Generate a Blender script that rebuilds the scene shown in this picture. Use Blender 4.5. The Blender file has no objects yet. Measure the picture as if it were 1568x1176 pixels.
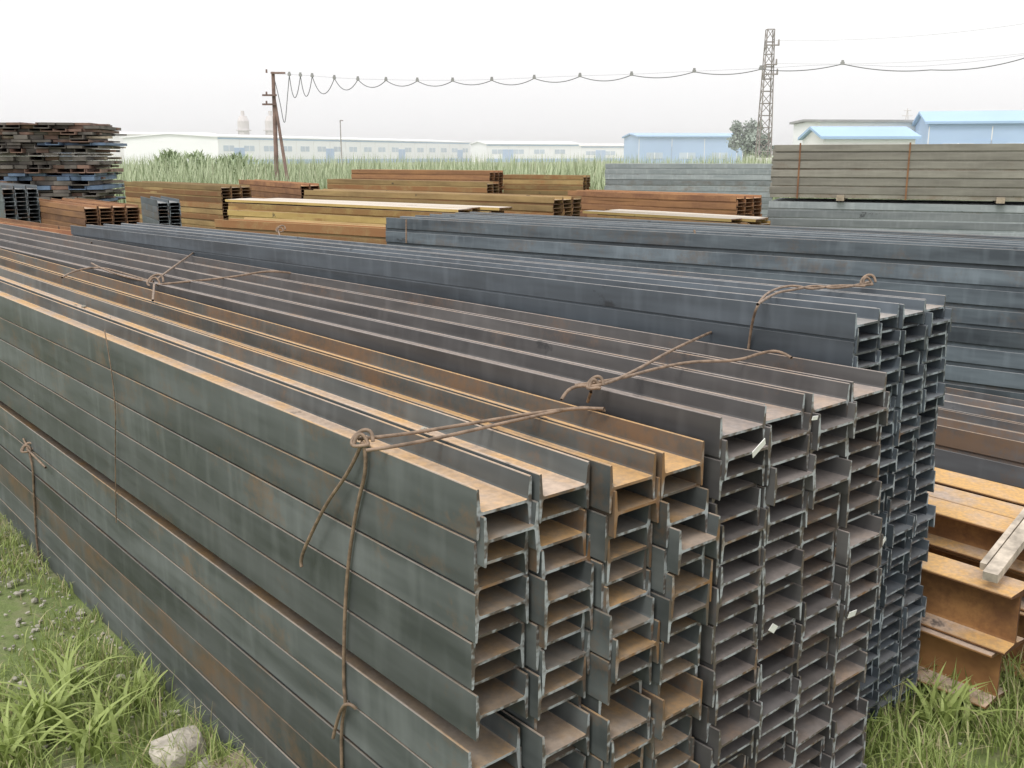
import bpy, math, random
from mathutils import Vector, noise as mnoise
random.seed(7)
sc=bpy.context.scene
H=1.78; F=1500.0; CX=784.0; CY=588.0
TH=math.atan(350/1500); ST=math.sin(TH); CT=math.cos(TH)
A=math.radians(40.3); SA=math.sin(A); CA=math.cos(A)
def ray(px,py):
    u=(px-CX)/F; v=(CY-py)/F
    return Vector((u, CT+v*ST, -ST+v*CT))
CAM=Vector((0,0,H))
def TZ(px,py,z):
    d=ray(px,py); return CAM+d*((z-H)/d.z)
def TY(px,py,Y):
    d=ray(px,py); return CAM+d*(Y/d.y)
def RD(R,D,z): return Vector((R*CA-D*SA, R*SA+D*CA, z))
def TR(px,py,R):   # ray hit with plane R=const
    d=ray(px,py); k=d.x*CA+d.y*SA; return CAM+d*(R/k)
def TD(px,py,D):
    d=ray(px,py); k=-d.x*SA+d.y*CA; return CAM+d*(D/k)

# ---------------- materials ----------------
def newmat(name):
    m=bpy.data.materials.new(name); m.use_nodes=True
    nt=m.node_tree; b=nt.nodes['Principled BSDF']; return m,nt,b
def N(nt,t,**k):
    n=nt.nodes.new(t)
    for a,v in k.items(): setattr(n,a,v)
    return n
def ramp(nt,src,stops):
    r=N(nt,'ShaderNodeValToRGB'); e=r.color_ramp.elements
    while len(e)<len(stops): e.new(0.5)
    for i,(p,c) in enumerate(stops):
        e[i].position=p; e[i].color=(c,c,c,1) if isinstance(c,(int,float)) else (*c,1)
    nt.links.new(src,r.inputs[0]); return r.outputs[0]
def mixc(nt,f,a,b,bt='MIX'):
    m=N(nt,'ShaderNodeMix',data_type='RGBA',blend_type=bt)
    for s,v in ((m.inputs[0],f),(m.inputs[6],a),(m.inputs[7],b)):
        if isinstance(v,(int,float)): s.default_value=v
        elif isinstance(v,tuple): s.default_value=(*v,1)
        else: nt.links.new(v,s)
    return m.outputs[2]
def math_(nt,op,a,b=0.0,c=0.0):
    m=N(nt,'ShaderNodeMath',operation=op)
    for i,v in enumerate((a,b,c)):
        if isinstance(v,(int,float)): m.inputs[i].default_value=v
        else: nt.links.new(v,m.inputs[i])
    return m.outputs[0]
def noise(nt,vec,scale,detail=4,rough=.55,out=0):
    n=N(nt,'ShaderNodeTexNoise'); n.inputs['Scale'].default_value=scale
    n.inputs['Detail'].default_value=detail; n.inputs['Roughness'].default_value=rough
    if vec is not None: nt.links.new(vec,n.inputs['Vector'])
    return n.outputs[out]
def steel(name,base,base2,rust,dustA,dustB,rustamt=0.0,dustamt=.92,rough=.5,drip=.35,kvar=.7):
    m,nt,b=newmat(name); L=nt.links
    tc=N(nt,'ShaderNodeTexCoord'); at=N(nt,'ShaderNodeAttribute'); at.attribute_name='tint'
    sep=N(nt,'ShaderNodeSeparateColor'); L.new(at.outputs['Color'],sep.inputs[0])
    off=math_(nt,'MULTIPLY',sep.outputs[2],37.0)
    cmb=N(nt,'ShaderNodeCombineXYZ'); L.new(off,cmb.inputs[1]); L.new(off,cmb.inputs[0])
    add=N(nt,'ShaderNodeVectorMath',operation='ADD'); L.new(tc.outputs['Object'],add.inputs[0]); L.new(cmb.outputs[0],add.inputs[1])
    mp=N(nt,'ShaderNodeMapping'); mp.inputs['Scale'].default_value=(9,1.3,9); L.new(add.outputs[0],mp.inputs[0])
    n1=noise(nt,mp.outputs[0],1.0,3,.62)
    mp2=N(nt,'ShaderNodeMapping'); mp2.inputs['Scale'].default_value=(3,2.2,3); L.new(add.outputs[0],mp2.inputs[0])
    n2=noise(nt,mp2.outputs[0],1.5,5,.68)
    n3=noise(nt,add.outputs[0],60,2,.7)
    c=mixc(nt,ramp(nt,n1,[(.35,0),(.65,1)]),base,base2)
    mp3=N(nt,'ShaderNodeMapping'); mp3.inputs['Scale'].default_value=(4,14,3); L.new(add.outputs[0],mp3.inputs[0])
    n4=noise(nt,mp3.outputs[0],1.0,2,.6)
    c=mixc(nt,ramp(nt,n4,[(.5,0),(.8,drip)]),c,tuple(x*1.5+.03 for x in base2))
    rf=math_(nt,'ADD',n2,math_(nt,'MULTIPLY_ADD',sep.outputs[1],.5,rustamt-.25))
    rf2=math_(nt,'ADD',rf,math_(nt,'MULTIPLY',math_(nt,'SUBTRACT',n3,.5),.3))
    c=mixc(nt,ramp(nt,rf2,[(.5,0),(.75,.8)]),c,rust)
    ge=N(nt,'ShaderNodeNewGeometry'); sx=N(nt,'ShaderNodeSeparateXYZ'); L.new(ge.outputs['Normal'],sx.inputs[0])
    up=math_(nt,'MULTIPLY',ramp(nt,sx.outputs[2],[(.45,0),(.85,dustamt)]),at.outputs['Alpha'])
    dn=math_(nt,'ADD',n2,math_(nt,'MULTIPLY_ADD',sep.outputs[1],.5,-.25))
    d=mixc(nt,ramp(nt,dn,[(.42,0),(.62,1)]),dustB,dustA)
    d=mixc(nt,ramp(nt,n3,[(.35,.4),(.65,0)]),d,tuple(x*.45 for x in dustB))
    c=mixc(nt,up,c,d)
    c=mixc(nt,ramp(nt,n2,[(.29,.75),(.34,0)]),c,(.02,.022,.025))
    k=math_(nt,'MULTIPLY_ADD',sep.outputs[0],kvar,1-kvar/2)
    vm=N(nt,'ShaderNodeVectorMath',operation='SCALE'); L.new(c,vm.inputs[0]); L.new(k,vm.inputs[3])
    L.new(vm.outputs[0],b.inputs['Base Color'])
    L.new(math_(nt,'MULTIPLY_ADD',n1,.3,rough-.12),b.inputs['Roughness'])
    return m
def endmat(name,a,bc,rust,rustamt=0.):
    m,nt,b=newmat(name); L=nt.links
    tc=N(nt,'ShaderNodeTexCoord'); at=N(nt,'ShaderNodeAttribute'); at.attribute_name='tint'
    sep=N(nt,'ShaderNodeSeparateColor'); L.new(at.outputs['Color'],sep.inputs[0])
    n1=noise(nt,tc.outputs['Object'],22,3,.65); n2=noise(nt,tc.outputs['Object'],9,3,.6)
    c=mixc(nt,ramp(nt,n1,[(.46,0),(.58,1)]),a,bc)
    rf=math_(nt,'ADD',n2,math_(nt,'MULTIPLY_ADD',sep.outputs[1],.5,rustamt-.25))
    c=mixc(nt,ramp(nt,rf,[(.45,0),(.62,.9)]),c,rust)
    L.new(c,b.inputs['Base Color']); b.inputs['Roughness'].default_value=.45
    return m
def simple(name,col,rough=.7,var=.25,scale=4,metal=0,bump=0):
    m,nt,b=newmat(name)
    tc=N(nt,'ShaderNodeTexCoord'); n=noise(nt,tc.outputs['Object'],scale,3,.6)
    c=mixc(nt,ramp(nt,n,[(.35,0),(.65,1)]),tuple(x*(1-var) for x in col),tuple(min(1,x*(1+var)) for x in col))
    nt.links.new(c,b.inputs['Base Color']); b.inputs['Roughness'].default_value=rough; b.inputs['Metallic'].default_value=metal
    if bump:
        bp=N(nt,'ShaderNodeBump'); bp.inputs['Strength'].default_value=bump; bp.inputs['Distance'].default_value=.02
        nt.links.new(n,bp.inputs['Height']); nt.links.new(bp.outputs[0],b.inputs['Normal'])
    return m
M_g1=steel('mill_scale_steel',(.052,.060,.062),(.108,.120,.122),(.17,.10,.055),(.66,.40,.17),(.52,.40,.31),-.05,kvar=.5)
M_g2=steel('mill_scale_steel_brown',(.055,.053,.055),(.10,.097,.098),(.15,.095,.065),(.50,.36,.26),(.43,.37,.34),-.06)
M_g3=steel('mill_scale_steel_blue',(.05,.060,.072),(.092,.112,.135),(.12,.09,.07),(.38,.32,.27),(.33,.315,.305),-.13)
M_g4=steel('weathered_steel_blue',(.06,.074,.088),(.12,.148,.17),(.12,.095,.075),(.26,.24,.22),(.24,.24,.24),-.12)
M_och=steel('rust_ochre_steel',(.22,.145,.065),(.34,.235,.105),(.25,.11,.045),(.44,.32,.16),(.40,.31,.21),.05,rough=.8,drip=.1,kvar=.8)
M_yel=steel('rust_yellow_steel',(.36,.25,.09),(.46,.34,.13),(.28,.14,.055),(.46,.40,.35),(.47,.43,.39),.02,rough=.8,drip=.1)
M_rust=steel('rust_red_steel',(.21,.105,.055),(.31,.16,.075),(.14,.065,.04),(.48,.28,.12),(.38,.25,.16),0,rough=.8,drip=.1)
M_org=steel('rust_orange_steel',(.20,.095,.038),(.33,.17,.065),(.12,.055,.03),(.66,.40,.15),(.50,.40,.33),.03,rough=.85,drip=.05)
M_tan=steel('weathered_tan_steel',(.19,.18,.155),(.27,.26,.225),(.17,.13,.095),(.33,.30,.25),(.31,.29,.26),-.12,rough=.6,drip=.12,kvar=.35)
M_gry=steel('weathered_grey_steel',(.18,.205,.22),(.25,.275,.29),(.16,.13,.11),(.34,.34,.33),(.32,.32,.31),-.15,rough=.6)
M_brn=steel('brown_grey_steel',(.075,.075,.08),(.12,.128,.14),(.15,.095,.06),(.36,.27,.20),(.30,.28,.26),-.04,rough=.6)
M_end=endmat('cut_end_steel',(.10,.08,.07),(.36,.385,.41),(.24,.125,.055),-.10)  # pale second tone: bare cut steel plus highlights painted into the colour
M_endb=endmat('cut_end_steel_dark',(.055,.06,.07),(.28,.32,.36),(.16,.09,.055),-.14)  # pale tone again paints highlights over the bare cut steel
M_endr=endmat('cut_end_rust',(.12,.06,.035),(.24,.13,.07),(.08,.04,.025),0.)
M_wire=simple('rusty_wire',(.22,.155,.11),.6,.35,40,.1)
M_tag=simple('paper_tag',(.8,.8,.78),.6,.06,60)
M_wood=simple('weathered_timber',(.36,.30,.23),.85,.25,12,bump=.4)

# ---------------- mesh helpers ----------------
def mkobj(name,verts,faces,mats,midx=None,tint=None,smooth=False,loc=None,rotz=0,rotx=0):
    me=bpy.data.meshes.new(name+'_mesh'); me.from_pydata(verts,[],faces)
    for m in mats: me.materials.append(m)
    if midx: me.polygons.foreach_set('material_index',midx)
    if tint:
        a=me.color_attributes.new('tint','FLOAT_COLOR','POINT')
        a.data.foreach_set('color',[x for t in tint for x in (t if len(t)==4 else (*t,1.0))])
    if smooth: me.polygons.foreach_set('use_smooth',[True]*len(me.polygons))
    me.update()
    o=bpy.data.objects.new(name,me); sc.collection.objects.link(o)
    if loc is not None: o.location=loc
    o.rotation_euler=(rotx,0,rotz)
    return o
def isec(h,b,tf,tw):
    t1=tf*.7; t2=tf*1.15; fl=tf*.7; c=min(.0025,tf*.2); B=b/2; w=tw/2
    q=[(0,B-c),(c,B),(t1-c,B),(t1,B-c),(t2,w+fl),(t2+fl*.3,w+fl*.3),(t2+fl,w)]
    top=q+[(h-x,z) for x,z in reversed(q)]
    bot=[(x,-z) for x,z in reversed(top)]
    return top+bot     # clockwise in (x,z)
def chansec(h,b,tf,tw):
    B=b
    return [(0,0),(0,B),(tf*.8,B),(tf*1.1,tw+.004),(tf*1.1+.004,tw),(h-tf*1.1-.004,tw),(h-tf*1.1,tw+.004),(h-tf*.8,B),(h,B),(h,0)]
class Acc:
    def __init__(s): s.v=[];s.f=[];s.m=[];s.t=[]
    def extr(s,prof,x,y0,y1,z,tint,segs=5,bow=.003,upright=False,roll=0,cap=1,side=0,yaw=0.0):
        n=len(prof); b0=len(s.v)
        ax=random.uniform(-bow,bow); az=random.uniform(-bow,bow)*.6; p1=random.uniform(0,6.28)
        cr,sr=math.cos(roll),math.sin(roll)
        for k in range(segs+1):
            f=k/segs; y=y0+(y1-y0)*f
            dx=ax*math.sin(f*5+p1)+yaw*(y-y0); dz=az*math.sin(f*4+p1*2)
            for (a,b) in prof:
                if upright: a,b=b,a
                a2=a*cr-b*sr; b2=a*sr+b*cr
                s.v.append((x+a2+dx,y,z+b2+dz)); s.t.append(tint)
        flip=upright
        for k in range(segs):
            for i in range(n):
                j=(i+1)%n; a=b0+k*n+i; b=b0+k*n+j
                q=(a,b,b+n,a+n)
                if flip: q=q[::-1]
                s.f.append(q); s.m.append(side)
        c0=tuple(range(b0,b0+n)); c1=tuple(range(b0+segs*n,b0+segs*n+n))
        s.f.append(c0[::-1] if not flip else c0); s.m.append(cap)
        s.f.append(c1 if not flip else c1[::-1]); s.m.append(cap)
    def box(s,c,size,tint=(.5,.5,.5),mi=0,rot=0,tilt=0):
        b0=len(s.v); cr,sr=math.cos(rot),math.sin(rot)
        for dx in(-.5,.5):
            for dy in(-.5,.5):
                for dz in(-.5,.5):
                    X=dx*size[0];Y=dy*size[1];Z=dz*size[2]+X*tilt
                    s.v.append((c[0]+X*cr-Y*sr,c[1]+X*sr+Y*cr,c[2]+Z)); s.t.append(tint)
        for q in((0,1,3,2),(4,6,7,5),(0,4,5,1),(2,3,7,6),(0,2,6,4),(1,5,7,3)):
            s.f.append(tuple(b0+i for i in q)); s.m.append(mi)
    def tube(s,p0,p1,r0,r1,n=8,mi=0,tint=(.5,.5,.5)):
        p0=Vector(p0);p1=Vector(p1); d=(p1-p0).normalized()
        a=d.cross(Vector((0,0,1)) if abs(d.z)<.9 else Vector((1,0,0))).normalized(); b=d.cross(a)
        b0=len(s.v)
        for p,r in((p0,r0),(p1,r1)):
            for i in range(n):
                an=6.2832*i/n; q=p+a*math.cos(an)*r+b*math.sin(an)*r
                s.v.append(tuple(q)); s.t.append(tint)
        for i in range(n):
            j=(i+1)%n; s.f.append((b0+i,b0+j,b0+n+j,b0+n+i)); s.m.append(mi)
        s.f.append(tuple(b0+i for i in range(n))[::-1]); s.m.append(mi)
        s.f.append(tuple(b0+n+i for i in range(n))); s.m.append(mi)
    def obj(s,name,mats,**k): return mkobj(name,s.v,s.f,mats,s.m,s.t,**k)
def rt(r=None,al=1.0):
    return (random.random(), random.random() if r is None else r, random.random(), al)

def nested_stack(name,loc,rotz,ncol,w,b,ztop,L,mats,gapat=None,gap=.03,skew=0,jit=.012,rotx=0,tf=.008,tw=.006,bottom=.03,rusts=None,segs=5,half=True,bow=.003,fgap=.006,inner=.35,sheet=False):
    """web-horizontal I beams, interlocked. local x=across, y=away along beam, z up. near end at y=0"""
    a=Acc(); hb=w-tf-.002; prof=isec(hb,b-fgap,tf,tw)
    for c in range(ncol):
        z=ztop-b/2; k=0; x0=c*w
        while z-b/2>bottom-.03:
            lift=0
            if gapat and k>=gapat: lift=-gap
            rr=None
            if rusts: rr=max(0,min(1,rusts(c,k)+random.uniform(-.25,.25)))
            j=random.uniform(-jit,jit)+skew*c
            a.extr(prof,x0+random.uniform(-.002,.002),j,L+j,z+lift+random.uniform(-.0015,.0015),rt(rr,1.0 if k==0 else inner*random.uniform(.3,1.3)),segs=segs,bow=bow,roll=random.uniform(-.011,.011))  # less dust tint below the top row, painting the cavities darker as shade
            if half and not (gapat and gap>.02 and k==gapat-1 and c==0):
                j=random.uniform(-jit,jit)*1.5+skew*c
                rr2=None if rr is None else max(0,min(1,rusts(c,k)+random.uniform(-.25,.25)))
                a.extr(prof,x0+tf*1.02,j,L+j,z+lift-b/2,rt(rr2,inner*random.uniform(.2,1.2)),segs=segs,bow=bow*.7)
            z-=b; k+=1
    for y in (L*.12,L*.5,L*.88):
        a.box((ncol*w/2,y,0.0),(ncol*w+.2,.12,.10),rt(),2)
    if sheet:
        for c in range(ncol):
            j=random.uniform(-.15,.15)
            pr=[(x,.035-z) for x,z in chansec(w-.012,.03,.01,.012)][::-1]
            a.extr(pr,c*w,j,L+j,ztop-.004,rt(.3),segs=3,bow=.006)
    return a.obj(name,list(mats)+[M_wood],loc=loc,rotz=rotz,rotx=rotx)

# ------------- main three stacks -------------
def at(R,D): 
    p=RD(R,D,0); return (p.x,p.y,0)
nested_stack('steel_beam_stack',at(1.063,1.37),A,4,.1465,.107,1.18,9.0,(M_g1,M_end),gapat=5,gap=.026,skew=-.033,jit=.020,rusts=lambda c,k:(.62,.72,.85,.8)[c] if k==0 else .54,inner=.55)
nested_stack('steel_beam_stack',at(1.665,1.255),A,4,.176,.098,1.23,9.0,(M_g2,M_end),gapat=6,gap=.008,rotx=-.008,jit=.018,rusts=lambda c,k:.4,inner=.45)
nested_stack('steel_beam_stack',at(2.39,1.375),A,4,.135,.078,1.369,6.8,(M_g3,M_endb),gapat=7,gap=.006,rotx=-.018,rusts=lambda c,k:.35,tf=.007)

# ------------- generic side stacks -------------
def side_stack(name,pl,pr,Yl,Yr,ncol,w,b,mats,ext=0,extl=0,**k):
    a=TY(*pl,Yl); c=TY(*pr,Yr); z=(a.z+c.z)/2
    d=Vector((a.x-c.x,a.y-c.y,0)); L=d.length; d.normalize()
    c=c-d*ext
    ang=math.atan2(-d.x,d.y)
    k.setdefault('segs',3); k.setdefault('inner',.8)
    return nested_stack(name,(c.x,c.y,0),ang,ncol,w,b,z,L+ext+extl,mats,**k)
side_stack('steel_beam_stack',(590,330),(1568,381),8.48,5.46,6,.19,.115,(M_g4,M_endb),ext=1.5,bow=.006,fgap=.024,tf=.011)
p=TZ(1568,672,.66)
nested_stack('steel_beam_stack',tuple(Vector((p.x,p.y,0))+RD(0,-1.2,0)),A+.03,5,.15,.10,.66,6,(M_brn,M_end),rusts=lambda c,k:.3+.5*((k+1)%2),fgap=.014)
BO=(M_och,M_endr);BY=(M_yel,M_endr);BR=(M_rust,M_endr)
side_stack('rusty_beam_stack',(465,289),(848,301),15.5,12.5,3,.2,.10,BO,bow=.012,fgap=.024)
side_stack('rusty_beam_stack',(870,290),(1128,300),15.5,13.2,3,.2,.10,BR,bow=.012,fgap=.024)
side_stack('rusty_beam_stack',(190,276),(338,284),21,18,3,.2,.11,BO,bow=.01,fgap=.026)
side_stack('rusty_beam_stack',(365,272),(460,283),23,19.5,2,.2,.12,BR,fgap=.026)
side_stack('rusty_beam_stack',(500,271),(745,280),21,18.5,2,.2,.11,BO,fgap=.026)
side_stack('rusty_beam_stack',(538,258),(750,261),25,23,3,.2,.12,(M_rust,M_endr),fgap=.028)
side_stack('rusty_beam_stack',(770,268),(893,266),24,23,2,.2,.12,BO,fgap=.028)
side_stack('rusty_beam_stack',(348,307),(707,328),13,10.6,3,.25,.09,BY,bow=.01,fgap=.02,sheet=True)
side_stack('rusty_beam_stack',(328,333),(600,350),10.3,8.9,2,.2,.10,BO,fgap=.02)
side_stack('rusty_beam_stack',(900,325),(1130,343),12,10.4,3,.2,.09,BY,bow=.015,fgap=.02,sheet=True)
side_stack('rusty_beam_stack',(40,305),(128,313),17,14.5,4,.2,.10,BR,bow=.01,fgap=.02)
side_stack('steel_beam_stack',(215,301),(240,305),17.5,16,2,.18,.11,(M_g4,M_endb))
side_stack('steel_beam_stack',(-60,280),(2,283),18,16,3,.18,.13,(M_g4,M_endb))
side_stack('rusty_beam_stack',(-90,330),(88,358),11.5,9,2,.2,.11,(M_rust,M_endr),bow=.015)
side_stack('steel_beam_stack',(927,250),(1185,250),24,23,4,.25,.13,(M_gry,M_endb),fgap=.03)
side_stack('weathered_beam_stack',(1176,309),(1568,311),14.2,13,5,.25,.12,(M_gry,M_endb),ext=3,bow=.008,fgap=.026)
a=TY(1183,225,14.2); c=TY(1568,218,13.0)
d=Vector((a.x-c.x,a.y-c.y,0)); L=d.length; d.normalize(); ang=math.atan2(-d.x,d.y); c2=c-d*3
s=Acc(); prof=isec(.23,.090,.012,.008); zt=1.78+.16
k=0; zz=zt-.058
while k<6:
    for cidx in range(5):
        s.extr(prof,cidx*.25,random.uniform(-.03,.03),L+3+random.uniform(-.04,.02),zz,rt(.1 if k!=2 else .6),bow=.006)
        s.extr(prof,cidx*.25+.013,0,L+3,zz-.058,rt(),bow=.005)
    zz-=.116; k+=1
for y in (1.2,3.2,5.2):
    s.box((.6,y,zz+.02),(1.35,.1,.075),rt(),2)
for y in (1.9,3.0+L*.43,3.0+L*.88):   # strapping bands
    s.box((-.008,y,zt-.37),(.006,.022,.76),rt(),3)
s.obj('weathered_beam_stack',(M_tan,M_endb,M_wood,M_rust),loc=(c2.x,c2.y,0),rotz=ang)

# ------------- lower right rusty beams -------------
s=Acc()
def up_beam(R,D0,D1,ztop,h,b,tint):
    prof=isec(h,b,.014,.009)
    s.extr(prof,R+b/2,D0,D1,ztop-h,tint,upright=True,bow=.002)
up_beam(3.0,1.14,7,.445,.20,.15,(.6,.7,.2))
up_beam(2.98,1.17,7,.24,.19,.16,(.8,.3,.7))
up_beam(3.20,1.35,7,.235,.22,.17,(.5,.8,.4))
up_beam(3.30,.55,7,.535,.13,.15,(.6,.65,.6))
up_beam(3.31,.50,7,.40,.13,.15,(.4,.7,.1))
up_beam(3.30,.53,7,.265,.24,.16,(.5,.7,.3))
up_beam(3.47,.40,7,.53,.13,.15,(.5,.6,.9))
up_beam(3.48,.45,7,.395,.13,.15,(.4,.5,.35))
up_beam(3.65,.45,7,.53,.25,.17,(.5,.7,.35))
for v in range(len(s.v)):
    q=RD(*s.v[v]); s.v[v]=tuple(q)
s.obj('rusty_beam_stack',(M_org,M_endr))
pa=TZ(1516,884,.49); pb=TZ(1600,775,.58)
s=Acc(); dv=(pb-pa); ln=dv.length
s.box((0,0,0),(ln,.045,.03)); s.box((.03,.04,-.004),(ln*.9,.02,.025))
o=s.obj('timber_plank',(simple('pale_plank',(.46,.40,.33),.8,.35,16),))
o.location=(pa+pb)/2; o.rotation_euler=(0,-math.asin(dv.z/ln),math.atan2(dv.y,dv.x))

# ------------- tall messy stack at left -------------
s=Acc(); random.seed(3)
z=.1; M_bl=simple('blue_painted_steel',(.10,.15,.24),.6,.3,3)
M_dbr=simple('dark_brown_steel',(.12,.105,.095),.7,.4,3); M_rbr=simple('red_brown_steel',(.18,.11,.085),.7,.4,3)
while z<2.5:
    th=random.uniform(.06,.11)
    off=random.uniform(-.10,.10); x=-1.42+off; wtot=2.65+random.uniform(-.12,.2)
    n=random.randint(5,9)
    row=random.choice((0,0,1,0,2,0,1))
    for i in range(n):
        ww=wtot/n; mi=row if random.random()<.6 else random.choice((0,0,1))
        prof=chansec(ww*.97,th*.95,.012,.02)
        if random.random()<.65:
            s.box((x+ww*(i+.5),random.uniform(-.15,.12),z+th/2),(ww*.97,2.0,th*.92),rt(),mi,rot=random.uniform(-.02,.02),tilt=random.uniform(-.02,.02))
        else:
            s.extr(prof,x+ww*i,-1.05+random.uniform(-.25,.15),1.0,z,rt(),cap=mi,side=mi,bow=.01)
    for i in range(2):
        s.box((random.uniform(-.15,.25),random.uniform(-.9,.9),z+th*.5),(2.75,random.uniform(.06,.25),th*.5),rt(),random.choice((0,0,1,3)),rot=random.uniform(-.03,.03))
    z+=th+.004
b0=TY(84,250,25); s.obj('scrap_steel_plate_stack',(M_dbr,M_rbr,M_bl,M_wood),loc=(b0.x,b0.y,0),rotz=.12)
random.seed(11)

# ------------- tie wires -------------
def curve(name,strands,r=.0045,mat=None,cyc=False):
    cu=bpy.data.curves.new(name,'CURVE'); cu.dimensions='3D'; cu.bevel_depth=r; cu.bevel_resolution=2; cu.resolution_u=6
    for pts in strands:
        sp=cu.splines.new('NURBS'); sp.points.add(len(pts)-1)
        for i,p in enumerate(pts): sp.points[i].co=(*p,1)
        sp.use_endpoint_u=True; sp.order_u=min(3,len(pts))
    cu.materials.append(mat or M_wire)
    o=bpy.data.objects.new(name,cu); sc.collection.objects.link(o); return o
def knot(c,r=.018,n=20,turns=1.55):
    out=[]
    for i in range(n):
        t=i/(n-1)*turns*6.283; rr=r*(1+.4*math.sin(t*.6+.5))
        v=Vector((math.cos(t)*rr*1.1,math.sin(t)*rr*.6,math.sin(t)*rr*.8))
        out.append(c+v+Vector((0,0,.006*math.sin(t*1.7))))
    return out
z1=1.188
RF=1.063-.008
k1=TZ(555,676,z1)
curve('tie_wire',[
 [TZ(548,672,z1),TZ(600,668,z1+.006),TZ(700,652,z1+.004),TZ(820,632,z1+.003),TZ(890,624,z1+.002),TZ(925,626,z1+.01)],
 [TZ(560,690,z1),TZ(620,682,z1+.005),TZ(740,655,z1),TZ(860,628,z1),TZ(905,622,z1),TZ(935,632,z1-.02)],
 knot(k1,.017),
 [k1,TR(565,705,RF),TR(545,780,RF),TR(532,870,RF),TR(527,960,RF),TR(526,1050,RF),TR(530,1080,RF),TR(522,1110,RF),TR(524,1200,RF),TR(530,1400,RF)],
 [k1,TR(540,715,RF-.01),TR(500,770,RF-.02),TR(480,810,RF-.02),TR(458,858,RF-.02),TR(462,868,RF-.02)],
 [TR(510,1130,RF-.01),TR(520,1085,RF-.01),TR(535,1075,RF-.012),TR(545,1085,RF)]],.0042)
z2=1.238
curve('tie_wire',[
 [TZ(860,612,z2-.02),TZ(868,596,z2),TZ(890,590,z2),TZ(915,592,z2+.01),TZ(960,575,z2+.01),TZ(1030,535,z2+.01),TZ(1090,508,z2+.012),TZ(1133,490,z2+.012)],
 knot(TZ(912,590,z2+.008),.014),
 [TZ(880,590,z2),TZ(940,583,z2+.01),TZ(1000,565,z2+.003),TZ(1060,553,z2+.003),TZ(1130,553,z2+.003),TZ(1165,540,z2+.003),TZ(1195,536,z2+.006),TZ(1212,548,z2)],
 [TZ(905,600,z2),TZ(900,615,z2-.04)],],.0042)
z3=1.2
curve('tie_wire',[
 knot(TZ(238,432,z3),.028),
 [TZ(235,432,z3),TZ(190,418,z3),TZ(150,408,z3),TZ(110,415,z3),TZ(95,425,z3)],
 [TZ(235,432,z3),TZ(180,425,z3),TZ(140,403,z3)],
 [TZ(240,428,z3),TZ(270,405,z3),TZ(300,385,z3),TZ(312,370,z3+.02),TZ(308,388,z3)],
 [TZ(240,436,z3),TZ(300,430,z3),TZ(360,424,z3),TZ(415,413,z3+.02),TZ(445,418,z3)],
 [TZ(236,436,z3),TZ(234,460,z3)]],.005)
z4=1.376
Rg3=2.39-.008
curve('tie_wire',[
 [TR(1146,535,Rg3),TR(1150,500,Rg3),TZ(1160,464,z4),TZ(1180,444,z4),TZ(1215,436,z4),TZ(1245,444,z4),TZ(1275,436,z4),TZ(1325,438,z4)],
 [TZ(1160,466,z4),TZ(1185,448,z4),TZ(1215,444,z4),TZ(1250,436,z4),TZ(1285,444,z4),TZ(1330,432,z4)],
 knot(TZ(1330,432,z4+.01),.017)],.004)
curve('strap_band',[[TY(1063,352,6.75),TY(1068,378,6.72),TY(1076,425,6.7)]],.007)
curve('strap_band',[[TY(622,336,8.25),TY(622,372,8.22)]],.007)
curve('tie_wire',[knot(TZ(430,352,1.15),.03),[TZ(425,350,1.15),TZ(432,372,1.1)]],.006)
curve('tie_wire',[knot(TZ(138,352,1.2),.03),[TZ(135,345,1.2),TZ(140,372,1.15)]],.006)
curve('tie_wire',[[TR(36,672,RF),TR(50,700,RF),TR(52,760,RF),TR(58,860,RF),TR(70,900,RF)],knot(TR(42,688,RF-.01),.02),[TR(42,688,RF-.01),TR(70,716,RF-.02)]],.005)
curve('tie_wire',[[TR(160,505,RF),TR(178,600,RF),TR(176,700,RF),TR(178,800,RF)]],.002)
for (px,py,D,an,w_,h_) in ((1162,686,1.225,-.5,.05,.018),(1350,834,1.34,-.7,.05,.02),(1184,962,1.225,.6,.026,.02),(1305,940,1.225,.1,.035,.018),(1248,640,1.225,.1,.022,.01)):
    s=Acc(); s.box((0,0,0),(w_,.0015,h_)); o=s.obj('paper_tag',(M_tag,)); o.location=TD(px,py,D); o.rotation_euler=(.2,an,A)

# ------------- ground -------------
m,nt,b=newmat('dirt_gravel_grass'); tc=N(nt,'ShaderNodeTexCoord'); P=tc.outputs['Object']
n1=noise(nt,P,.5,4,.6); n2=noise(nt,P,9,6,.7); n3=noise(nt,P,60,2,.7)
dirt=mixc(nt,ramp(nt,n2,[(.35,0),(.65,1)]),(.17,.155,.11),(.33,.31,.25))
gr=mixc(nt,n3,(.10,.14,.04),(.20,.25,.09))
gr=mixc(nt,ramp(nt,n2,[(.5,0),(.66,.6)]),gr,(.24,.22,.14))
c=mixc(nt,ramp(nt,n1,[(.5,0),(.64,1)]),gr,dirt)
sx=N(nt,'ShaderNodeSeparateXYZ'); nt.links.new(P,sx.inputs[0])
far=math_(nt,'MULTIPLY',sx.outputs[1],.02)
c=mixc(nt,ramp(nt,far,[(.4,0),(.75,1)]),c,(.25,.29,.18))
nt.links.new(c,b.inputs['Base Color']); b.inputs['Roughness'].default_value=.95
bp=N(nt,'ShaderNodeBump'); bp.inputs['Distance'].default_value=.03; bp.inputs['Strength'].default_value=.8
nt.links.new(n2,bp.inputs['Height']); nt.links.new(bp.outputs[0],b.inputs['Normal'])
vs=[];fs=[]
xs=[-3000,-600,-150,-60,-20]+[-10+i*.25 for i in range(81)]+[20,60,150,600,3000]
ys=[-100,-20,-2]+[0+i*.25 for i in range(1,61)]+[20,40,80,200,800,4000]
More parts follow.
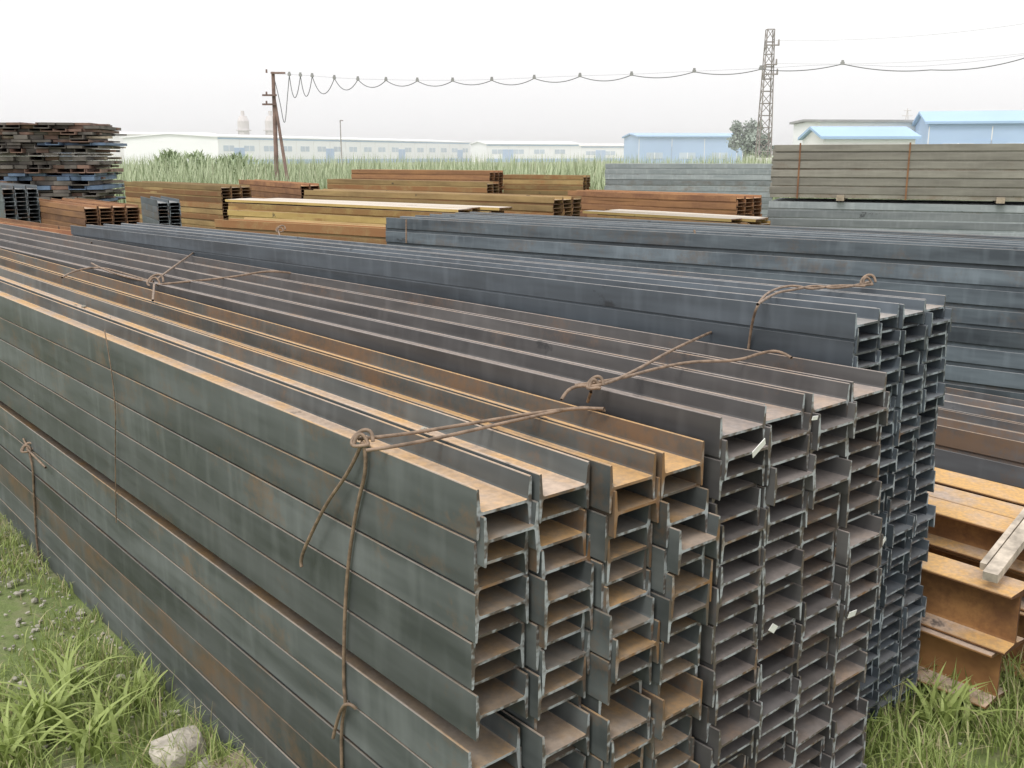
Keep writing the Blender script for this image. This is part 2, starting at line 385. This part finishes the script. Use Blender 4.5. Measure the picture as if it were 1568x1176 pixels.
for y in ys:
    for x in xs:
        z=0
        if abs(x)<10 and 0<y<15: z=.035*mnoise.noise(Vector((x*1.3,y*1.3,0)))+.012*mnoise.noise(Vector((x*5,y*5,3)))-.015
        vs.append((x,y,z))
nx=len(xs)
for j in range(len(ys)-1):
    for i in range(nx-1):
        q=j*nx+i; fs.append((q,q+1,q+nx+1,q+nx))
mkobj('ground',vs,fs,[m],smooth=True)

# ------------- stones -------------
import bmesh
bm=bmesh.new(); bmesh.ops.create_icosphere(bm,subdivisions=2,radius=1); tv=[v.co.copy() for v in bm.verts]; tf_=[tuple(v.index for v in f.verts) for f in bm.faces]; bm.free()
bm=bmesh.new(); bmesh.ops.create_icosphere(bm,subdivisions=1,radius=1); tv1=[v.co.copy() for v in bm.verts]; tf1=[tuple(v.index for v in f.verts) for f in bm.faces]; bm.free()
def stone(vs,fs,c,r,tv,tf,amp=.35):
    b0=len(vs); o=Vector((random.random()*99,)*3); sq=(random.uniform(.7,1.3),random.uniform(.7,1.3),random.uniform(.45,.8))
    for v in tv:
        k=1+amp*mnoise.noise(v*1.4+o)*1.6
        vs.append((c[0]+v.x*r*k*sq[0],c[1]+v.y*r*k*sq[1],c[2]+v.z*r*k*sq[2]))
    for f in tf: fs.append(tuple(b0+i for i in f))
vs=[];fs=[]
for i in range(1200):
    R=1.04-abs(random.gauss(0,.3)); D=random.uniform(2.8,8)
    if random.random()<.15: R=random.uniform(2.2,4.5); D=random.uniform(.3,1.6)
    p=RD(R,D,0); r=random.choice((.005,.007,.009,.013,.008)) * random.uniform(.7,1.3)
    stone(vs,fs,(p.x,p.y,r*.05-.004),r,tv1,tf1)
M_st=simple('stone',(.36,.34,.29),.9,.35,14)
mkobj('gravel',vs,fs,[M_st])
vs=[];fs=[]
p=TZ(272,1155,.03); stone(vs,fs,(p.x,p.y,.045),.075,tv,tf_,.25)
p=TZ(305,1178,.02); stone(vs,fs,(p.x+.02,p.y-.02,.02),.05,tv,tf_,.3)
mkobj('concrete_rubble',vs,fs,[simple('concrete',(.46,.42,.36),.9,.25,25,bump=.6)])
vs=[];fs=[]
for (px,py) in ((640,660),(352,520),(310,512),(415,545),(120,470),(90,470),(250,500),(700,700),(500,600),(160,488)):
    q=TZ(px,py,1.135)
    Rr=q.x*CA+q.y*SA; D_=-q.x*SA+q.y*CA
    cc=max(0,min(3,round((Rr-1.063-.07)/.1465))); q=RD(1.063+cc*.1465+random.uniform(.03,.11),D_,1.135)
    for k in range(5): stone(vs,fs,(q.x+random.gauss(0,.012),q.y+random.gauss(0,.012),q.z),random.uniform(.003,.009),tv1,tf1)
mkobj('dirt_clods',vs,fs,[M_st])

# ------------- grass -------------
def leafmat(name,ca,cb,dry,tl=.3):
    m,nt,b=newmat(name); at=N(nt,'ShaderNodeAttribute'); at.attribute_name='tint'
    sep=N(nt,'ShaderNodeSeparateColor'); nt.links.new(at.outputs['Color'],sep.inputs[0])
    c=mixc(nt,sep.outputs[0],ca,cb); c=mixc(nt,ramp(nt,sep.outputs[1],[(.72,0),(.92,1)]),c,dry)
    nt.links.new(c,b.inputs['Base Color']); b.inputs['Roughness'].default_value=.6
    if tl:
        tr=N(nt,'ShaderNodeBsdfTranslucent'); nt.links.new(c,tr.inputs[0])
        mx=N(nt,'ShaderNodeMixShader'); mx.inputs[0].default_value=tl
        nt.links.new(b.outputs[0],mx.inputs[1]); nt.links.new(tr.outputs[0],mx.inputs[2])
        nt.links.new(mx.outputs[0],nt.nodes['Material Output'].inputs[0])
    return m
M_gr=leafmat('grass_blades',(.18,.25,.06),(.42,.50,.17),(.52,.46,.28))
M_reed=leafmat('reed_leaves',(.33,.39,.24),(.46,.52,.34),(.52,.50,.38),0)  # pale low-contrast greens put distance haze into the reed colour
M_bush=leafmat('bush_leaves',(.30,.37,.22),(.40,.47,.30),(.46,.48,.31),0)  # bush greens paled as well, haze mixed into the colour
M_tree=leafmat('tree_leaves',(.24,.29,.24),(.32,.37,.32),(.34,.37,.32),0)
def blade(V,Fc,T,p,h,w,ang,lean,tint,n=4):
    dx,dy=math.cos(ang),math.sin(ang); b0=len(V)
    for i in range(n+1):
        f=i/n; ww=w*(1-f**2.2)*.5+.0002; r=lean*h*f*f; z=h*(f-.35*lean*f*f*f)
        cx=p[0]+dx*r; cy=p[1]+dy*r
        V.append((cx-dy*ww,cy+dx*ww,p[2]+z)); V.append((cx+dy*ww,cy-dx*ww,p[2]+z)); T.append(tint);T.append(tint)
    for i in range(n): Fc.append((b0+2*i,b0+2*i+1,b0+2*i+3,b0+2*i+2))
V=[];Fc=[];T=[]
def clump(p,n,hh,w,spread,sg=3):
    base=random.random()
    for i in range(n):
        q=(p[0]+random.gauss(0,spread),p[1]+random.gauss(0,spread),p[2]-.01)
        blade(V,Fc,T,q,hh*random.uniform(.5,1.2),w*random.uniform(.6,1.3),random.uniform(0,6.28),random.uniform(.1,1.0),(min(1,max(0,base*.5+random.random()*.5)),random.random(),0),sg)
for i in range(7500):   # left side
    R=random.uniform(-.6,1.04); D=random.uniform(1.6,8.5)
    nn=mnoise.noise(Vector((R*2.2,D*1.1,5)))
    near = 1.0 if (D<3.7) else 0
    if nn+ (.40 if near else .3) + (.2 if R<.6 else .02) <0.02+random.uniform(-.2,.2): continue
    p=RD(R,D,0); h=random.uniform(.035,.09)+(.08*max(0,min(1,(3.6-D))))*(1 if R>.2 else .5)
    clump(p,8,h,.0048,.035)
for i in range(2800):   # right side
    R=random.uniform(1.6,5); D=random.uniform(.1,1.5)
    if R<2.4 and D>1.2: continue
    p=RD(R,D,0)
    if mnoise.noise(Vector((R*2,D*2,1)))<-.4: continue
    clump(p,9,random.uniform(.05,.17),.0055,.035)
for i in range(400):
    p=RD(random.uniform(2.96,4.1),random.uniform(1,4),0); clump(p,8,.14,.006,.04)
for i in range(1200): # yard
    x=random.uniform(-25,14);y=random.uniform(10,33)
    clump((x,y,0),6,random.uniform(.15,.5),.03,.15)
mkobj('grass',V,Fc,[M_gr],tint=T)
for (px,py,n,hh) in ((70,1120,46,.24),(150,1150,30,.2),(215,1080,20,.15),(20,1165,30,.22),(110,1060,22,.18),(1440,1110,26,.2),(1300,1130,20,.18)):
    V=[];Fc=[];T=[]; p=TZ(px,py,.0)
    for i in range(n):
        q=(p.x+random.gauss(0,.035),p.y+random.gauss(0,.035),0)
        blade(V,Fc,T,q,hh*random.uniform(.5,1.1),random.uniform(.012,.022),random.uniform(0,6.28),random.uniform(.3,1.3),(random.uniform(.6,1),random.random()*.7,0),6)
    mkobj('weed_plant',V,Fc,[M_gr],tint=T)
# reeds
V=[];Fc=[];T=[]
for i in range(16000):
    y=33+ (random.random()**1.6)*24; x=random.uniform(-34,18)*(y/40)
    hh=1.78+.25*mnoise.noise(Vector((x*.25,y*.15,2)))+random.uniform(-.3,.2)
    if y<36: hh*=.75
    blade(V,Fc,T,(x,y,0),hh,random.uniform(.04,.09),random.uniform(0,6.28),random.uniform(.05,.3),(random.random(),random.random()*.85,0),2)
mkobj('reed_bed',V,Fc,[M_reed],tint=T)
V=[];Fc=[];T=[]
for (px,Y,w,h) in ((300,42,4.0,1.85),(360,41,3.4,1.75),(262,43,2.4,1.9)):
    c=TY(px,240,Y)
    for i in range(900):
        a_=random.uniform(0,6.28); e=random.random()**.5; zz=random.uniform(.1,h)
        k=math.sqrt(max(0,1-(zz/h)**3)) 
        x=c.x+math.cos(a_)*e*w*.5*k*(1+.3*math.sin(a_*3)); y=c.y+math.sin(a_)*e*w*.4*k
        blade(V,Fc,T,(x,y,zz-.1),random.uniform(.2,.45),random.uniform(.05,.09),random.uniform(0,6.28),random.uniform(.3,1.0),(random.random(),random.random()*.8,0),2)
mkobj('shrubs',V,Fc,[M_bush],tint=T)

# ------------- buildings -------------
M_wh=simple('white_cladding',(.93,.94,.96),.6,.02,.05)  # far building colours kept pale, with distance haze painted into them
M_cr=simple('cream_cladding',(.85,.83,.83),.7,.04,.05)
M_blu=simple('blue_sheet_roof',(.36,.52,.74),.6,.05,.1)
M_blu2=simple('pale_blue_sheet',(.42,.56,.78),.6,.05,.1)
M_gl=simple('window_glass',(.52,.60,.70),.3,.1,.2)
M_dk=simple('dark_trim',(.32,.32,.32),.7,.1,1)
M_cc=simple('tower_concrete',(.66,.62,.62),.8,.05,.1)
def shed(name,p0,p1,zt,depth,wall,roof,rise=1.0,trim=True,win=0,pitch=6.,parent_trim=M_blu,corr=True):
    P0=Vector((p0.x,p0.y,0));P1=Vector((p1.x,p1.y,0)); d=P1-P0; L=d.length; d.normalize(); n=Vector((-d.y,d.x,0))
    if n.y<0: n=-n
    E=bpy.data.objects.new(name,None); sc.collection.objects.link(E); E.location=P0; E.rotation_euler=(0,0,math.atan2(d.y,d.x))
    def part(nm,a,mats):
        o=a.obj(nm,mats); o.parent=E
    a=Acc(); W=depth; 
    vsx=[(0,0,0),(L,0,0),(L,W,0),(0,W,0),(0,0,zt),(L,0,zt),(L,W,zt),(0,W,zt),(0,W/2,zt+rise-.05),(L,W/2,zt+rise-.05)]
    a.v=vsx; a.t=[(.5,.5,.5)]*10; a.f=[(0,1,5,4),(2,3,7,6),(1,2,6,9,5),(3,0,4,8,7)]; a.m=[0]*4
    part('walls',a,(wall,))
    a=Acc(); o=.4; t=.25
    a.v=[(-o,-o,zt),(L+o,-o,zt),(L+o,W/2,zt+rise),(-o,W/2,zt+rise),(L+o,W+o,zt),(-o,W+o,zt)]
    a.v+=[(x,y,z+t) for x,y,z in a.v]; a.t=[(.5,.5,.5)]*12
    a.f=[(6,7,8,9),(9,8,10,11),(0,1,7,6),(1,2,8,7),(2,4,10,8),(4,5,11,10),(5,3,9,11),(3,0,6,9),(0,3,2,1),(3,5,4,2)]; a.m=[0]*10
    part('roof',a,(roof,))
    if trim:
        a=Acc(); a.box((L/2,-.04,zt-.2),(L,.06,.3)); part('blue_trim',a,(parent_trim,))
        a=Acc(); a.box((L/2,-.04,.5),(L,.06,.9)); part('plinth',a,(parent_trim,))
    if win:
        a=Acc(); x=pitch/2
        while x<L-1:
            a.box((x,-.02,zt*win),(pitch*.5,.07,1.1)); a.box((x,-.05,zt*win),(.12,.06,1.1),mi=1); x+=pitch
        part('windows',a,(M_gl,M_wh))
        a=Acc(); x=pitch
        while x<L-4:
            a.box((x*1.0,-.03,1.7),(3.0,.05,3.2)); x+=pitch*5
        part('doors',a,(M_blu2,))
    a=Acc(); x=0
    while x<L:
        a.box((x+.1,-.03,zt*.5),(.10,.05,zt*.9)); x+=pitch
    part('wall_ribs',a,(M_cr,))
    return E
def shed_px(name,x0,x1,ytop,Y0,Y1,depth,*a_,**k):
    p0=TY(x0,ytop,Y0);p1=TY(x1,ytop,Y1); return shed(name,p0,p1,p0.z,depth,*a_,**k)
shed_px('factory_building',60,333,205,270,290,30,M_cr,M_cr,.8,win=.6,trim=False)
shed_px('factory_building',333,720,210,199,290,26,M_wh,M_wh,.7,win=.6)
shed_px('factory_building',745,886,221,262,272,12,M_wh,M_wh,.7,win=.6)
shed_px('factory_building',890,972,224,300,303,12,M_wh,M_cr,.6,win=.55)
shed_px('blue_warehouse',978,1138,210,180,182,12,M_blu2,M_blu,.6,trim=False,win=.35)
shed_px('blue_warehouse',1262,1402,213,95,95,7,M_cr,M_blu,1.0,trim=False,win=.5)
shed_px('white_warehouse',1256,1412,187,112,113,8,M_wh,M_dk,.2,trim=False)
shed_px('blue_warehouse',1422,1700,190,104,100,9,M_blu2,M_blu,1.2,trim=False,win=.5)
for px in (373,415):
    p=TY(px,200,340); s=Acc(); s.tube((0,0,0),(0,0,13),1.9,1.9,16); s.tube((0,0,13),(0,0,14.6),1.9,1.2,16); s.tube((0,0,14.6),(0,0,16.3),.6,.6,8); s.box((0,0,10),(4.2,4.2,.3))
    s.obj('silo_tower',(M_cc,),loc=(p.x,p.y,0))
def tree(name,px,Y,h,w,n=1400):
    p=TY(px,240,Y); s=Acc(); s.tube((0,0,0),(0,0,h*.6),.3,.12,8,mi=1)
    for k in range(6):
        an=k*1.05; s.tube((0,0,h*.35+k*.2),(math.cos(an)*w*.35,math.sin(an)*w*.35,h*(.6+.04*k)),.1,.03,6,mi=1)
    cl=[(random.uniform(-.35,.35)*w,random.uniform(-.35,.35)*w,random.uniform(.45,.88)*h,random.uniform(.14,.24)*w) for _ in range(14)]
    for i in range(n):
        c=random.choice(cl); d=Vector((random.gauss(0,1),random.gauss(0,1),random.gauss(0,1))).normalized()*c[3]*random.random()**.4
        b0=len(s.v); q=Vector(c[:3])+d; sz=.35
        t=(random.random(),random.random()*.8,0)
        for _ in range(4): s.v.append(tuple(q+Vector((random.uniform(-sz,sz),random.uniform(-sz,sz),random.uniform(-sz,sz))))); s.t.append(t)
        s.f.append((b0,b0+1,b0+2,b0+3)); s.m.append(0)
    s.obj(name,(M_tree,M_brn),loc=(p.x,p.y,0))
tree('tree',1140,150,7.0,5.0); tree('tree',1158,120,4.4,3.4)

# ------------- poles and tower -------------
M_pole=simple('pole_wood',(.22,.15,.13),.85,.3,3)
M_lat=simple('lattice_steel',(.30,.27,.26),.7,.15,3)
M_cable=simple('cable_black',(.15,.15,.16),.6,.1,3)
M_wr=simple('overhead_wire_grey',(.5,.5,.5),.6,.1,3)
b0=TY(424,285,36); top=TY(418,110,36)
s=Acc(); s.tube((b0.x,36,-.1),(top.x,36,top.z),.09,.06,10)
br=TY(447,285,36); s.tube((br.x,35.8,0),tuple(TY(420,150,36)),.065,.05,8)
for y_ in (112,146,160): 
    q=TY(418,y_,36); s.box((q.x+(.2 if y_==112 else -.1),35.9,q.z),(.5,.08,.06)); s.tube((q.x-.2,35.9,q.z),(q.x-.2,35.9,q.z+.12),.035,.03,6)
s.obj('utility_pole',(M_pole,))
bt=TY(1167,245,58); tt=TY(1178,45,58)
s=Acc(); nseg=13
def corner(f,i):
    w_=.40*(1-f)+.20*f; cx=bt.x+(tt.x-bt.x)*f*.5+.05; 
    return Vector((cx+(-w_ if i in(0,3) else w_),58+(-w_ if i<2 else w_),tt.z*f))
for i in range(4): s.tube(corner(0,i),corner(1,i),.04,.03,6)
for k in range(nseg):
    f0,f1=k/nseg,(k+1)/nseg
    for i in range(4):
        j=(i+1)%4
        if k%2: s.tube(corner(f0,i),corner(f1,j),.020,.020,4)
        else: s.tube(corner(f1,i),corner(f0,j),.020,.020,4)
        s.tube(corner(f1,i),corner(f1,j),.018,.018,4)
for f,wd in ((.72,.9),(.78,.7),(.9,.8)):
    c=corner(f,0); s.box((c.x+.3,57.7,c.z),(wd,.07,.07)); 
    s.tube((c.x+.3+wd*.45,57.7,c.z),(c.x+.3+wd*.45,57.7,c.z+.3),.06,.04,6); s.tube((c.x+.3-wd*.4,57.7,c.z),(c.x+.3-wd*.4,57.7,c.z-.25),.06,.04,6)
s.box((bt.x+.1,57.2,.9),(1.1,.8,1.5),mi=1)
s.obj('lattice_tower',(M_lat,M_cr))
p=TY(1387,200,400); s=Acc()
for i in range(2): s.tube((-2+4*i,0,0),(0,0,20),.2,.15,4)
for z_ in (14,17,19): s.box((0,0,z_),(6-(z_-14)*.6,.25,.25))
s.obj('transmission_pylon',(M_cc,),loc=(p.x,p.y,0))
p=TY(523,240,120); s=Acc(); s.tube((0,0,0),(0,0,5.8),.09,.06,6); s.box((.15,0,5.8),(.4,.2,.12)); s.obj('street_lamp',(M_lat,),loc=(p.x,p.y,0))
pts=[(443,115,150),(460,116,148),(478,117,144),(512,120,138),(548,122,134),(591,123,132),(639,124,132),(693,124,130),(753,123,130),(818,120,126),(888,117,124),(967,115,119),(1063,110,114),(1165,106,108),(1290,98,108),(1425,107,103),(1590,82,82)]
def fy(x): return 36-(x-418)/1180*8
run=[TY(418,113,36)]
for i,(x,y,_) in enumerate(pts): run.append(TY(x,y-1,fy(x)))
sagp=[TY(418,113,36),TY(428,150,36),TY(436,200,36),TY(440,150,36),TY(443,115,fy(443))]
for i in range(len(pts)-1):
    x0,y0,ys_=pts[i]; x1,y1,_=pts[i+1]
    for k in range(0,9):
        f=k/8; x=x0+(x1-x0)*f; yl=y0+(y1-y0)*f; ym=(y0+y1)/2; y=yl+(ys_-ym)*(1-(2*f-1)**2)
        sagp.append(TY(x,y,fy(x)))
curve('festoon_cable',[sagp],.013,M_cable)
s=Acc()
for i,(x,y,_) in enumerate(pts[:-2]):
    q=TY(x,y,fy(x)); s.box((q.x,q.y,q.z+.02),(.10,.08,.08)); s.tube((q.x,q.y,q.z+.03),(q.x,q.y,q.z+.11),.04,.04,8)
s.obj('cable_trolleys',(M_dk,))
curve('messenger_wire',[run],.003,M_cable)
def wire(a,b,sag,Ya,Yb,r=.007):
    out=[]
    for k in range(13):
        f=k/12; out.append(TY(a[0]+(b[0]-a[0])*f,a[1]+(b[1]-a[1])*f+sag*(1-(2*f-1)**2),Ya+(Yb-Ya)*f))
    curve('overhead_wire',[out],r,M_wr)
wire((1188,62),(1620,28),10,58,45); wire((1188,97),(1620,76),8,58,45)

# ------------- atmospheric haze: low layer of scattering air over the far fields -------------
m=bpy.data.materials.new('haze_air'); m.use_nodes=True; nt=m.node_tree
for n_ in list(nt.nodes):
    if n_.type!='OUTPUT_MATERIAL': nt.nodes.remove(n_)
vsn=N(nt,'ShaderNodeVolumeScatter'); vsn.inputs['Density'].default_value=.0022; vsn.inputs['Color'].default_value=(.98,.98,.99,1)
nt.links.new(vsn.outputs[0],nt.nodes['Material Output'].inputs['Volume'])
s=Acc(); s.box((0,215,3.5),(700,300,9)); o=s.obj('haze',(m,))

# ------------- camera, light, world -------------
cam=bpy.data.cameras.new('camera'); co=bpy.data.objects.new('camera',cam); sc.collection.objects.link(co)
cam.lens=36*F/1568; cam.sensor_width=36; cam.clip_end=6000; cam.clip_start=.05
co.location=CAM; co.rotation_euler=(math.pi/2-TH,0,0); sc.camera=co
sun=bpy.data.lights.new('sun','SUN'); so=bpy.data.objects.new('sun',sun); sc.collection.objects.link(so)
sun.energy=1.5; sun.angle=math.radians(20); sun.color=(1,.95,.88)
el=math.radians(55); az=math.radians(215)
dirn=Vector((math.sin(az)*math.cos(el),math.cos(az)*math.cos(el),math.sin(el)))
so.rotation_euler=dirn.to_track_quat('Z','Y').to_euler()
w=bpy.data.worlds.new('World'); sc.world=w; w.use_nodes=True; nt=w.node_tree
sky=N(nt,'ShaderNodeTexSky',sky_type='NISHITA'); sky.sun_disc=False; sky.sun_elevation=el; sky.sun_rotation=az; sky.dust_density=6; sky.air_density=1.5
hs=N(nt,'ShaderNodeHueSaturation'); hs.inputs['Saturation'].default_value=.15; nt.links.new(sky.outputs[0],hs.inputs['Color'])
tcw=N(nt,'ShaderNodeTexCoord'); sz=N(nt,'ShaderNodeSeparateXYZ'); nt.links.new(tcw.outputs['Generated'],sz.inputs[0])
cl=ramp(nt,sz.outputs[2],[(0,(.60,.595,.60)),(.05,(.625,.62,.622)),(.14,(.69,.69,.69)),(1,(1,.99,.98))])
vm=N(nt,'ShaderNodeVectorMath',operation='SCALE'); nt.links.new(cl,vm.inputs[0]); vm.inputs[3].default_value=17.6
mx=mixc(nt,.88,hs.outputs[0],vm.outputs[0])
bg=nt.nodes['Background']; nt.links.new(mx,bg.inputs[0]); bg.inputs[1].default_value=.1
sc.view_settings.view_transform='Standard'; sc.view_settings.look='None'; sc.view_settings.exposure=0
